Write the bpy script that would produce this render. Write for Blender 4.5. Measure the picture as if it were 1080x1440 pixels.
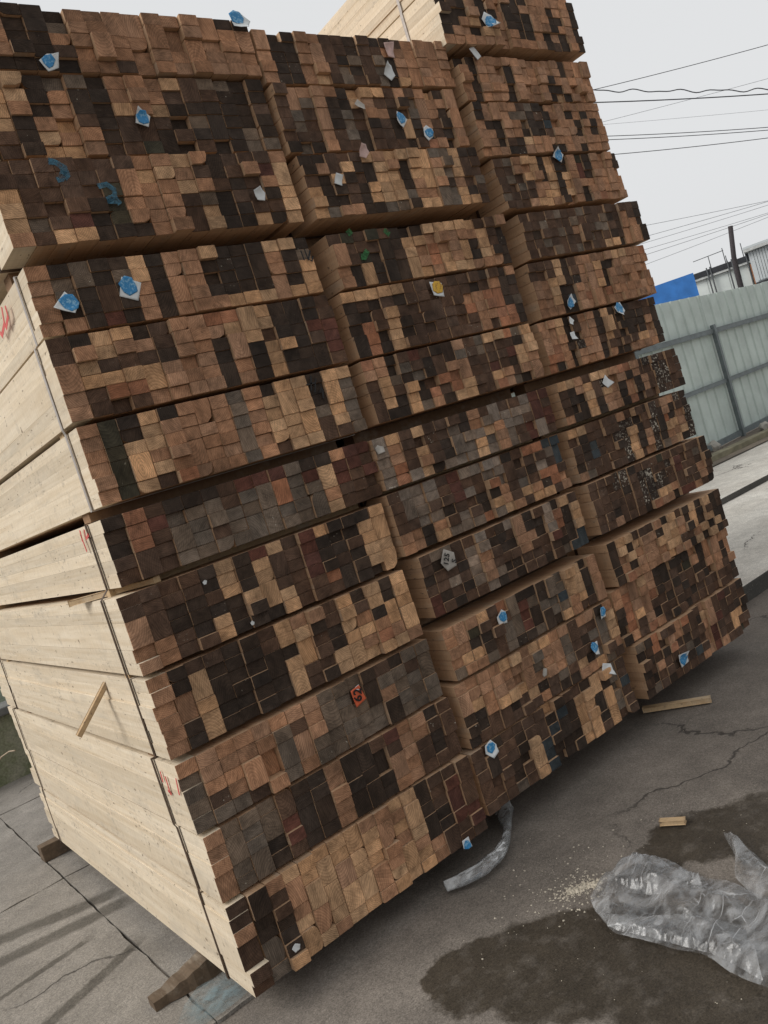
import bpy, bmesh, math, random
from mathutils import Vector, Matrix, noise
R = math.radians
rnd = random.Random(11)
sc = bpy.context.scene
for o in list(bpy.data.objects): bpy.data.objects.remove(o)

# ------------------------------------------------------------------ camera
EYE = Vector((0, 0, 1.6)); FPX = 1157.83
ROT = Matrix(((0.76356783, 0.28439772, -0.57972588),
              (-0.57140175, -0.12059031, -0.81176229),
              (-0.30077267, 0.95109196, 0.07042648)))
cam = bpy.data.cameras.new('camera'); camo = bpy.data.objects.new('camera', cam)
sc.collection.objects.link(camo)
camo.matrix_world = Matrix.Translation(EYE) @ ROT.to_4x4()
cam.sensor_fit = 'VERTICAL'; cam.sensor_height = 36; cam.lens = 36 * FPX / 1440
cam.clip_start = 0.05; cam.clip_end = 2000
sc.camera = camo
sc.render.resolution_x = 768; sc.render.resolution_y = 1024

# ------------------------------------------------------------------ sky, sun, exposure
SUN_EL, SUN_AZ = R(41), R(163)          # azimuth counted from +X towards +Y: behind and left of the stack
w = bpy.data.worlds.new('World'); sc.world = w; w.use_nodes = True
nt = w.node_tree; nt.nodes.clear()
sky = nt.nodes.new('ShaderNodeTexSky'); sky.sky_type = 'NISHITA'; sky.sun_disc = False
sky.sun_elevation = SUN_EL; sky.sun_rotation = R(90) - SUN_AZ
sky.air_density = 1.2; sky.dust_density = 6.0; sky.ozone_density = 0.4
hs = nt.nodes.new('ShaderNodeHueSaturation'); hs.inputs['Saturation'].default_value = 0.06
mx = nt.nodes.new('ShaderNodeMixRGB'); mx.inputs[0].default_value = 0.82
mx.inputs[2].default_value = (8.5, 8.62, 8.75, 1)      # even cloud layer, same units as the sky
bg = nt.nodes.new('ShaderNodeBackground'); bg.inputs[1].default_value = 0.1
wo = nt.nodes.new('ShaderNodeOutputWorld')
nt.links.new(sky.outputs[0], hs.inputs['Color']); nt.links.new(hs.outputs[0], mx.inputs[1])
nt.links.new(mx.outputs[0], bg.inputs[0]); nt.links.new(bg.outputs[0], wo.inputs[0])
sun = bpy.data.lights.new('sun', 'SUN'); sun.energy = 2.2; sun.angle = R(32); sun.color = (1, .965, .91)
suno = bpy.data.objects.new('sun', sun); sc.collection.objects.link(suno)
d = Vector((math.cos(SUN_EL) * math.cos(SUN_AZ), math.cos(SUN_EL) * math.sin(SUN_AZ), math.sin(SUN_EL)))
suno.rotation_euler = d.to_track_quat('Z', 'Y').to_euler()
vs = sc.view_settings; vs.view_transform = 'Standard'; vs.look = 'None'; vs.exposure = 0.0; vs.gamma = 1
vs.use_curve_mapping = False

# ------------------------------------------------------------------ helpers
COL = sc.collection.objects
def ray(px, py): return ROT @ Vector((px - 540, 720 - py, -FPX))
def on_z(px, py, z=0.0):
    r = ray(px, py); return EYE + r * ((z - EYE.z) / r.z)
def on_y(px, py, y):
    r = ray(px, py); return EYE + r * ((y - EYE.y) / r.y)
def on_x(px, py, x):
    r = ray(px, py); return EYE + r * ((x - EYE.x) / r.x)
def at(px, py, dist):
    r = ray(px, py); return EYE + r * (dist / math.hypot(r.x, r.y))

def tag(o, label=None, cat=None, group=None, kind=None):
    if label: o['label'] = label
    if cat: o['category'] = cat
    if group: o['group'] = group
    if kind: o['kind'] = kind
    return o
def empty(name, loc, label=None, cat=None, group=None, kind=None):
    o = bpy.data.objects.new(name, None); COL.link(o); o.location = loc; o.empty_display_size = .1
    return tag(o, label, cat, group, kind)
def link(name, me, mats=None, parent=None, loc=None):
    """loc is a world position; parents carry a translation only"""
    o = bpy.data.objects.new(name, me); COL.link(o)
    if mats:
        for m in (mats if isinstance(mats, (list, tuple)) else [mats]): me.materials.append(m)
    if loc is not None: o.location = loc
    if parent:
        o.parent = parent; p = parent; off = Vector()
        while p: off += p.location; p = p.parent
        o.location = Vector(o.location) - off
    return o
def mesh(verts, faces, smooth=False, name='mesh'):
    me = bpy.data.meshes.new(name); me.from_pydata([tuple(v) for v in verts], [], faces); me.update()
    if smooth:
        for p in me.polygons: p.use_smooth = True
    return me
def fix(me):
    bm = bmesh.new(); bm.from_mesh(me); bmesh.ops.recalc_face_normals(bm, faces=bm.faces); bm.to_mesh(me); bm.free(); return me
def box_me(x0, x1, y0, y1, z0, z1, bev=0.0, rough=0.0, seed=0, cuts=5):
    bm = bmesh.new(); bmesh.ops.create_cube(bm, size=1)
    for v in bm.verts:
        v.co = Vector(((x0 + x1) / 2 + v.co.x * (x1 - x0), (y0 + y1) / 2 + v.co.y * (y1 - y0), (z0 + z1) / 2 + v.co.z * (z1 - z0)))
    if bev: bmesh.ops.bevel(bm, geom=list(bm.edges), offset=bev, segments=2, affect='EDGES', profile=.6)
    if rough:
        if max(x1 - x0, y1 - y0) > 1.2 and z1 - z0 < .05: cuts = 28
        bmesh.ops.subdivide_edges(bm, edges=[e for e in bm.edges if e.calc_length() > rough * 6], cuts=int(cuts), use_grid_fill=True)
        for v in bm.verts: v.co += noise.noise_vector(v.co * 9 + Vector((seed, 0, 0))) * rough
    me = bpy.data.meshes.new('box'); bm.to_mesh(me); bm.free(); return me
def box(name, x0, x1, y0, y1, z0, z1, mat, parent=None, bev=0.0, rough=0.0):
    c = Vector(((x0 + x1) / 2, (y0 + y1) / 2, z0))
    me = box_me(x0 - c.x, x1 - c.x, y0 - c.y, y1 - c.y, 0, z1 - z0, bev, rough, rnd.random() * 50)
    return link(name, me, mat, parent, c)
def tube_me(pts, rad, sides=6, cap=True):
    pts = [Vector(p) for p in pts]; vs_, fs = [], []
    for i, p in enumerate(pts):
        t = (pts[min(i + 1, len(pts) - 1)] - pts[max(i - 1, 0)]).normalized()
        a = t.orthogonal().normalized() if i == 0 else (a - t * a.dot(t)).normalized()
        b = t.cross(a); r = rad[i] if isinstance(rad, (list, tuple)) else rad
        for k in range(sides):
            q = 2 * math.pi * k / sides; vs_.append(p + (a * math.cos(q) + b * math.sin(q)) * r)
    for i in range(len(pts) - 1):
        for k in range(sides):
            k2 = (k + 1) % sides
            fs.append((i * sides + k, i * sides + k2, (i + 1) * sides + k2, (i + 1) * sides + k))
    if cap: fs.append(tuple(range(sides))[::-1]); fs.append(tuple(range((len(pts) - 1) * sides, len(pts) * sides)))
    return fix(mesh(vs_, fs, True))
def beam_me(A, B, wid, thick, up=Vector((0, 0, 1)), bev=.002):
    """a lath from A to B (local to A)"""
    A, B = Vector(A), Vector(B); t = (B - A); L = t.length; t.normalize()
    s = t.cross(up).normalized(); u = s.cross(t)
    bm = bmesh.new(); bmesh.ops.create_cube(bm, size=1)
    for v in bm.verts: v.co = t * ((v.co.x + .5) * L) + s * (v.co.y * wid) + u * (v.co.z * thick)
    if bev: bmesh.ops.bevel(bm, geom=list(bm.edges), offset=bev, segments=1, affect='EDGES')
    me = bpy.data.meshes.new('beam'); bm.to_mesh(me); bm.free(); return me

# ------------------------------------------------------------------ node helpers
class NB:
    def __init__(s, name):
        s.m = bpy.data.materials.new(name); s.m.use_nodes = True; s.t = s.m.node_tree; s.t.nodes.clear()
        s.out = s.n('OutputMaterial'); s.p = s.n('BsdfPrincipled'); s.l(s.p.outputs[0], s.out.inputs[0])
        s.p.inputs['Specular IOR Level'].default_value = .3
    def n(s, k): return s.t.nodes.new('ShaderNode' + k)
    def l(s, a, b): s.t.links.new(a, b)
    def put(s, sock, v):
        if isinstance(v, bpy.types.NodeSocket): s.l(v, sock)
        elif v is not None:
            if isinstance(v, (tuple, list)) and len(v) == 3 and sock.type == 'RGBA': v = (*v, 1)
            sock.default_value = v
    def math(s, op, a, b=None, c=None, clamp=False):
        n = s.n('Math'); n.operation = op; n.use_clamp = clamp; s.put(n.inputs[0], a)
        if b is not None: s.put(n.inputs[1], b)
        if c is not None: s.put(n.inputs[2], c)
        return n.outputs[0]
    def vec(s, op, a, b=None):
        n = s.n('VectorMath'); n.operation = op; s.put(n.inputs[0], a)
        if b is not None: s.put(n.inputs[3 if op == 'SCALE' else 1], b)
        return n.outputs['Value'] if op in ('LENGTH', 'DOT_PRODUCT', 'DISTANCE') else n.outputs[0]
    def noise(s, v, scale, detail=3, rough=.55, dist=0.0, col=False):
        n = s.n('TexNoise'); s.put(n.inputs['Vector'], v); n.inputs['Scale'].default_value = scale
        n.inputs['Detail'].default_value = detail; n.inputs['Roughness'].default_value = rough; n.inputs['Distortion'].default_value = dist
        return n.outputs['Color' if col else 'Fac']
    def rng(s, v, a, b, c=0.0, d=1.0, smooth=False):
        n = s.n('MapRange'); n.clamp = True
        if smooth: n.interpolation_type = 'SMOOTHSTEP'
        s.put(n.inputs[0], v)
        for i, q in enumerate((a, b, c, d)): s.put(n.inputs[i + 1], q)
        return n.outputs[0]
    def mix(s, f, a, b, mode='MIX'):
        n = s.n('MixRGB'); n.blend_type = mode; s.put(n.inputs[0], f); s.put(n.inputs[1], a); s.put(n.inputs[2], b); return n.outputs[0]
    def bump(s, h, strength=.3, dist=.005):
        n = s.n('Bump'); n.inputs['Strength'].default_value = strength; n.inputs['Distance'].default_value = dist
        s.put(n.inputs['Height'], h); s.l(n.outputs[0], s.p.inputs['Normal'])
    def fin(s, col=None, rough=None, metal=None):
        if col is not None: s.put(s.p.inputs['Base Color'], col)
        if rough is not None: s.put(s.p.inputs['Roughness'], rough)
        if metal is not None: s.put(s.p.inputs['Metallic'], metal)
        return s.m

def simple(name, col, rough=.7, metal=0.0, var=.25, scale=12, bump=.15):
    b = NB(name); g = b.n('NewGeometry').outputs['Position']
    n = b.noise(g, scale, 5); f = b.rng(n, .3, .7, 1 - var, 1 + var * .4)
    c = b.vec('SCALE', col, f)
    b.bump(b.noise(g, scale * 8, 3), bump, .002)
    return b.fin(c, rough, metal)

# ------------------------------------------------------------------ wood
def mat_end():
    b = NB('wood_end_grain'); oi = b.n('ObjectInfo'); tc = b.n('TexCoord').outputs['Object']
    wn = b.n('TexWhiteNoise'); wn.noise_dimensions = '1D'; b.l(oi.outputs['Random'], wn.inputs['W'])
    off = b.vec('SUBTRACT', wn.outputs['Color'], (.5, .5, .5))
    ring_c = b.vec('MULTIPLY', off, (.16, 0.0, .14))
    co = b.vec('ADD', tc, ring_c)
    seed = b.vec('SCALE', wn.outputs['Color'], 37.0); cs = b.vec('ADD', tc, seed)
    wv = b.n('TexWave'); wv.wave_type = 'RINGS'; wv.rings_direction = 'Y'; wv.wave_profile = 'SAW'
    b.l(co, wv.inputs['Vector']); wv.inputs['Scale'].default_value = 52; wv.inputs['Distortion'].default_value = 2.2
    wv.inputs['Detail'].default_value = 2; wv.inputs['Detail Scale'].default_value = .6
    ring = b.rng(wv.outputs['Fac'], 0, 1, .70, 1.10)
    mott = b.rng(b.noise(cs, 24, 6, .68), .28, .72, .52, 1.36)
    # saw scratches, one direction per plank
    vr = b.n('VectorRotate'); vr.rotation_type = 'Y_AXIS'; b.l(cs, vr.inputs['Vector'])
    b.l(b.math('MULTIPLY', oi.outputs['Random'], 6.28), vr.inputs['Angle'])
    scr = b.noise(b.vec('MULTIPLY', vr.outputs[0], (420, 1, 26)), 1.0, 2)
    scrf = b.rng(scr, .28, .72, .72, 1.22)
    wp = b.n('NewGeometry').outputs['Position']
    grime = b.rng(b.noise(wp, 4.5, 4, .6), .34, .64, .66, 1.10)
    fac = b.math('MULTIPLY', b.math('MULTIPLY', ring, mott), b.math('MULTIPLY', scrf, grime))
    c = b.vec('SCALE', oi.outputs['Color'], fac)
    # pale dust and mould specks; dense where the plank is marked by its alpha
    sp = b.noise(wp, 95, 2, .5)
    th = b.math('SUBTRACT', .80, b.math('MULTIPLY', b.math('SUBTRACT', 1.0, oi.outputs['Alpha']), .34))
    spk = b.rng(b.math('SUBTRACT', sp, th), 0.0, .05)
    clump = b.rng(b.noise(wp, 9, 2), .42, .55)
    spk = b.math('MULTIPLY', spk, b.math('MAXIMUM', clump, .25))
    c = b.mix(spk, c, (.42, .38, .31))
    dk = b.rng(b.noise(cs, 60, 3, .7), .63, .74, 0.0, .45)
    c = b.mix(dk, c, (.02, .016, .013))
    b.bump(b.math('ADD', b.math('MULTIPLY', wv.outputs['Fac'], .35), b.math('ADD', b.math('MULTIPLY', scr, .5), b.noise(cs, 160, 3))), .45, .004)
    b.p.inputs['Specular IOR Level'].default_value = .18
    return b.fin(c, .88)
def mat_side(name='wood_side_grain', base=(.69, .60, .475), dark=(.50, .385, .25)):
    b = NB(name); oi = b.n('ObjectInfo'); tc = b.n('TexCoord').outputs['Object']
    wn = b.n('TexWhiteNoise'); wn.noise_dimensions = '1D'; b.l(oi.outputs['Random'], wn.inputs['W'])
    cs = b.vec('ADD', tc, b.vec('SCALE', wn.outputs['Color'], 23.0))
    g1 = b.noise(b.vec('MULTIPLY', cs, (34, 1.3, 34)), 1.0, 5, .6, .8)
    g2 = b.noise(b.vec('MULTIPLY', cs, (170, 3.5, 170)), 1.0, 3)
    f = b.rng(b.math('ADD', b.math('MULTIPLY', g1, .7), b.math('MULTIPLY', g2, .3)), .38, .68)
    c = b.mix(f, base, dark, 'MIX'); c = b.mix(.35, c, base)
    tint = b.mix(wn.outputs['Value'], (.86, .85, .83), (1.06, 1.05, 1.03)); c = b.mix(1.0, c, tint, 'MULTIPLY')
    # fuzzy saw marks across the grain, grey bloom and small dark flecks
    saw = b.noise(b.vec('MULTIPLY', cs, (6, 210, 30)), 1.0, 2)
    c = b.vec('SCALE', c, b.rng(saw, .3, .7, .88, 1.05))
    bloom = b.rng(b.noise(b.vec('MULTIPLY', cs, (9, 2.6, 9)), 1.0, 5, .65), .54, .72, 0, .50); c = b.mix(bloom, c, (.40, .355, .29))
    sm = b.math('MULTIPLY', b.rng(b.noise(b.n('NewGeometry').outputs['Position'], 5.5, 3, .6), .52, .66), b.rng(b.noise(b.vec('MULTIPLY', cs, (60, 28, 60)), 1.0, 4, .7), .50, .66, 0, .55)); c = b.mix(sm, c, (.20, .17, .14))
    fl = b.rng(b.noise(b.vec('MULTIPLY', cs, (70, 24, 70)), 1.0, 2), .67, .73, 0, .75); c = b.mix(fl, c, (.14, .10, .07))
    b.bump(b.math('ADD', g2, b.math('MULTIPLY', saw, .6)), .3, .002)
    b.p.inputs['Specular IOR Level'].default_value = .2
    return b.fin(c, .8)
M_END, M_SIDE_SHADE = mat_end(), mat_side('wood_side_shaded', (.54, .355, .22), (.37, .22, .125))  # browner side colour carries the shade and warm bounce inside the gaps
M_SIDE_LIT = mat_side('wood_side_sunlit')  # sunlit copy of the same wood, for the open left flank
M_LATH = mat_side('wood_lath', (.52, .38, .23), (.34, .22, .12))
M_BEAR = mat_side('wood_bearer', (.26, .16, .095), (.16, .095, .055))
M_OLD = mat_side('wood_old_bearer', (.150, .108, .074), (.060, .044, .032))
M_STRAP = simple('steel_strap', (.10, .065, .045), .5, .5, .5, 30)
M_STRAP_L = simple('pale_strap', (.42, .38, .35), .45, .3, .25, 30)

# ------------------------------------------------------------------ ground
def wet_mask(b, pos):
    """dark damp shapes: two puddled blobs in front, wheel and drag marks left; returns 0..1"""
    nz = b.noise(pos, 5.5, 5, .62, col=True)
    p = b.vec('ADD', pos, b.vec('SCALE', b.vec('SUBTRACT', nz, (.5, .5, .5)), .20))
    nz2 = b.noise(pos, 34, 3, .6, col=True)
    p = b.vec('ADD', p, b.vec('SCALE', b.vec('SUBTRACT', nz2, (.5, .5, .5)), .035))
    tot = None
    for cx, cy, rx, ry, an in ((1.50, 1.80, .40, .26, -52), (1.28, 2.06, .17, .17, 0), (1.62, 1.46, .34, .30, -30), (1.75, 1.05, .5, .45, 0),
                               (2.23, 1.82, .22, .17, -60), (2.36, 1.60, .30, .24, -60), (2.02, 1.90, .11, .10, 0), (2.55, 1.35, .4, .3, -50)):
        v = b.n('VectorRotate'); v.rotation_type = 'Z_AXIS'; b.l(b.vec('SUBTRACT', p, (cx, cy, 0)), v.inputs[0]); v.inputs['Angle'].default_value = R(-an)
        q = b.vec('LENGTH', b.vec('MULTIPLY', v.outputs[0], (1 / rx, 1 / ry, 0)))
        k = b.rng(q, 1.06, .94); tot = k if tot is None else b.math('MAXIMUM', tot, k)
    return tot
def streak_mask(b, pos):
    nz = b.noise(pos, 26, 4, .65, col=True)
    p = b.vec('ADD', pos, b.vec('SCALE', b.vec('SUBTRACT', nz, (.5, .5, .5)), .035))
    tot = None
    for (ax, ay), (bx, by), hw in (((.05, 4.40), (.80, 4.08), .055), ((.0, 4.13), (.80, 3.93), .055), ((.06, 3.72), (.58, 3.80), .022),
                                   ((.05, 3.20), (.30, 3.35), .03), ((.18, 3.28), (.70, 3.52), .032), ((-.3, 4.2), (.2, 3.95), .03)):
        L = math.hypot(bx - ax, by - ay); an = math.atan2(by - ay, bx - ax)
        v = b.n('VectorRotate'); v.rotation_type = 'Z_AXIS'; b.l(b.vec('SUBTRACT', p, ((ax + bx) / 2, (ay + by) / 2, 0)), v.inputs[0]); v.inputs['Angle'].default_value = -an
        s = b.n('SeparateXYZ'); b.l(b.vec('ABSOLUTE', v.outputs[0]), s.inputs[0])
        k = b.math('MULTIPLY', b.rng(s.outputs[0], L / 2 + .02, L / 2 - .05), b.rng(s.outputs[1], hw * 1.25, hw * .7))
        tot = k if tot is None else b.math('MAXIMUM', tot, k)
    return tot
def mat_ground(name, base, lo, wet=False, streak=False):
    b = NB(name); pos = b.n('NewGeometry').outputs['Position']
    big = b.rng(b.noise(pos, 1.4, 5, .6), .32, .68); med = b.rng(b.noise(pos, 9, 6, .65), .3, .7); fine = b.noise(pos, 190, 3, .7)
    c = b.mix(big, lo, base); c = b.vec('SCALE', c, b.rng(med, 0, 1, .82, 1.14)); c = b.vec('SCALE', c, b.rng(fine, .3, .72, .58, 1.48)); c = b.vec('SCALE', c, b.rng(b.noise(pos, 70, 4, .75), .3, .7, .80, 1.22))
    peb = b.n('TexVoronoi'); b.l(pos, peb.inputs['Vector']); peb.inputs['Scale'].default_value = 75
    pk = b.math('MULTIPLY', b.rng(peb.outputs['Distance'], .22, .12), b.rng(b.noise(pos, 3.1, 3), .52, .66)); c = b.mix(b.math('MULTIPLY', pk, .5), c, (.36, .33, .29))
    # hairline cracks
    vo = b.n('TexVoronoi'); vo.feature = 'DISTANCE_TO_EDGE'; vo.inputs['Scale'].default_value = .75
    b.l(b.vec('ADD', pos, b.vec('SCALE', b.noise(pos, 2.2, 5, .6, col=True), .45)), vo.inputs['Vector'])
    crk = b.math('MULTIPLY', b.rng(vo.outputs['Distance'], .007, .002), b.rng(b.noise(pos, .8, 2), .52, .60)); c = b.mix(b.math('MULTIPLY', crk, .8), c, (.035, .03, .026))
    rough = b.rng(med, 0, 1, .78, .94)
    h = b.math('ADD', b.math('MULTIPLY', fine, .5), b.math('ADD', b.math('MULTIPLY', med, .6), b.math('MULTIPLY', crk, -1.2)))
    m = None
    if wet: m = wet_mask(b, pos)
    if streak: m = streak_mask(b, pos)
    if m is not None:
        m = b.math('MULTIPLY', m, b.rng(b.noise(pos, 14, 4, .6), .25, .5, .62, 1.0))
        c = b.mix(m, c, b.vec('MULTIPLY', c, (.31, .29, .25) if wet else (.44, .43, .41))); rough = b.rng(m, 0, 1, rough, .55 if wet else .75)
    b.bump(h, .5, .006)
    return b.fin(c, rough)
M_ASPH = mat_ground('worn_asphalt', (.188, .163, .139), (.124, .107, .091), wet=True)
M_CONC = mat_ground('worn_concrete', (.265, .242, .214), (.185, .167, .145), streak=True)
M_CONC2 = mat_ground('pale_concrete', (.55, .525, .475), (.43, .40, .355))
M_DIRT = mat_ground('packed_dirt', (.20, .165, .125), (.12, .10, .08))
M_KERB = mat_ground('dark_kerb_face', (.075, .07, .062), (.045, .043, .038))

def sheet(name, x0, x1, y0, y1, z, mat):
    o = link(name, mesh([(x0, y0, z), (x1, y0, z), (x1, y1, z), (x0, y1, z)], [(0, 1, 2, 3)]), mat); o['kind'] = 'structure'; return o
sheet('ground', -400, 400, -400, 400, -.032, M_DIRT)
sheet('asphalt_yard', -30, 60, -30, 3.35, -.012, M_ASPH)
pav = empty('concrete_paving', (0, 0, 0), kind='structure')
xs = (-9.6, -6.2, -2.75, .665, 4.12)
for i in range(4):
    for y0, y1 in ((2.685, 4.62), (4.63, 6.4), (6.41, 8.4)):
        if i == 3 and y0 < 3:
            box('concrete_slab', xs[i] + .004, .98, y0, y1, -.03, 0, M_CONC, pav, 0, .0065); y0 = 3.3; box('concrete_slab', .985, xs[i + 1] - .004, y0, y1, -.03, 0, M_CONC, pav, 0, .0065); continue
        box('concrete_slab', xs[i] + .004, xs[i + 1] - .004, y0, y1, -.03, .0 + rnd.uniform(-.002, .002), M_CONC, pav, 0, .0065)
# faded blue paint on the slab by the corner
def mat_paint():
    b = NB('faded_blue_paint'); pos = b.n('NewGeometry').outputs['Position']
    b.p.inputs['Base Color'].default_value = (.20, .27, .29, 1); b.p.inputs['Roughness'].default_value = .85; tr = b.n('BsdfTransparent'); mxs = b.n('MixShader')
    fall = b.rng(b.vec('DISTANCE', pos, (.715, 2.80, .01)), .165, .04); f = b.math('MULTIPLY', fall, b.rng(b.noise(pos, 20, 6, .75), .36, .60, .1, .75))
    b.l(f, mxs.inputs[0]); b.l(tr.outputs[0], mxs.inputs[1]); b.l(b.p.outputs[0], mxs.inputs[2]); b.l(mxs.outputs[0], b.out.inputs[0]); return b.m
pts = [(.60, 2.70), (.70, 2.69), (.79, 2.70), (.86, 2.78), (.80, 2.90), (.70, 2.92), (.63, 2.87), (.57, 2.79)]
pm = link('paint_patch', mesh([(x, y, .009) for x, y in pts], [tuple(range(len(pts)))]), mat_paint()); pm['kind'] = 'structure'

def step(name, x0, x1, y0, y1, z0, z1):
    """raised slab with a dark riser"""
    me = box_me(x0, x1, y0, y1, z0, z1, .012, 0)
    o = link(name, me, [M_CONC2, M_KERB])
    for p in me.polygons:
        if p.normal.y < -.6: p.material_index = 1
    o['kind'] = 'structure'; return o
step('raised_pavement', 4.15, 40, 3.0, 4.70, -.02, .096)
step('upper_pavement', 4.15, 40, 4.66, 6.02, -.02, .157)
sheet('verge', 4.15, 60, 5.98, 40, .172, M_DIRT)

# ------------------------------------------------------------------ lumber stack
Y0 = 2.526; LEN = 2.56; PW, PH = .066, .044
def plank_mesh(kind, side=None, c=.0016):
    hw, hh = PW / 2, PH / 2
    def corner(sx, sz, cut=c, n=1):
        a = [(sx * hw, sz * (hh - cut)), (sx * (hw - cut), sz * hh)]
        if n > 1:
            a = []
            for k in range(n + 1):
                q = math.pi / 2 * k / n; a.append((sx * (hw - cut + cut * math.cos(q)), sz * (hh - cut + cut * math.sin(q))))
        return a
    cuts = {0: {}, 1: {(1, -1): (.019, 3)}, 2: {(-1, -1): (.021, 3)}, 3: {(1, 1): (.017, 3), (1, -1): (.012, 2)}, 4: {(1, -1): (.029, 2)}, 5: {(-1, 1): (.019, 3)}}[kind]
    prof = []
    for sx, sz, rev in ((1, 1, 0), (-1, 1, 1), (-1, -1, 0), (1, -1, 1)):
        cu, n = cuts.get((sx, sz), (c, 1)); pts_ = corner(sx, sz, cu, n); prof += pts_[::-1] if rev else pts_
    n = len(prof); e = .0016
    ring = lambda y, s: [(x * s, y, z * s) for x, z in prof]
    v = ring(0, .965) + ring(e, 1.0) + ring(LEN, 1.0)
    f = [tuple(range(n)), tuple(range(2 * n, 3 * n))[::-1]]
    for r in (0, 1):
        for k in range(n):
            k2 = (k + 1) % n; f.append((r * n + k, (r + 1) * n + k, (r + 1) * n + k2, r * n + k2))
    me = fix(mesh(v, f)); me.materials.append(side or M_SIDE_SHADE); me.materials.append(M_END)
    for p in me.polygons:
        p.material_index = 1 if abs(p.normal.y) > .3 else 0
    return me
PM = [plank_mesh(k) for k in range(6)]; PM_LIT = plank_mesh(0, M_SIDE_LIT, .0003)
PAL = {'l': (.610, .360, .195), 'm': (.430, .232, .134), 'o': (.400, .180, .100), 'k': (.116, .068, .045), 'd': (.060, .041, .030),
       'g': (.185, .138, .102), 'r': (.135, .056, .040), 'e': (.072, .062, .041), 'b': (.066, .076, .080), 'w': (.062, .042, .032)}
def plank_colour(ch):
    c = PAL[ch]; j = rnd.uniform(.80, 1.18); t = rnd.uniform(-.06, .06)
    a = {'w': .30, 'e': .78, 'g': .80, 'd': .90, 'k': .88}.get(ch, 1.0)
    if ch in 'dkge' and rnd.random() < .10: a -= .22
    return (c[0] * j * (1 + t), c[1] * j, c[2] * j * (1 - t), a)

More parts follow.
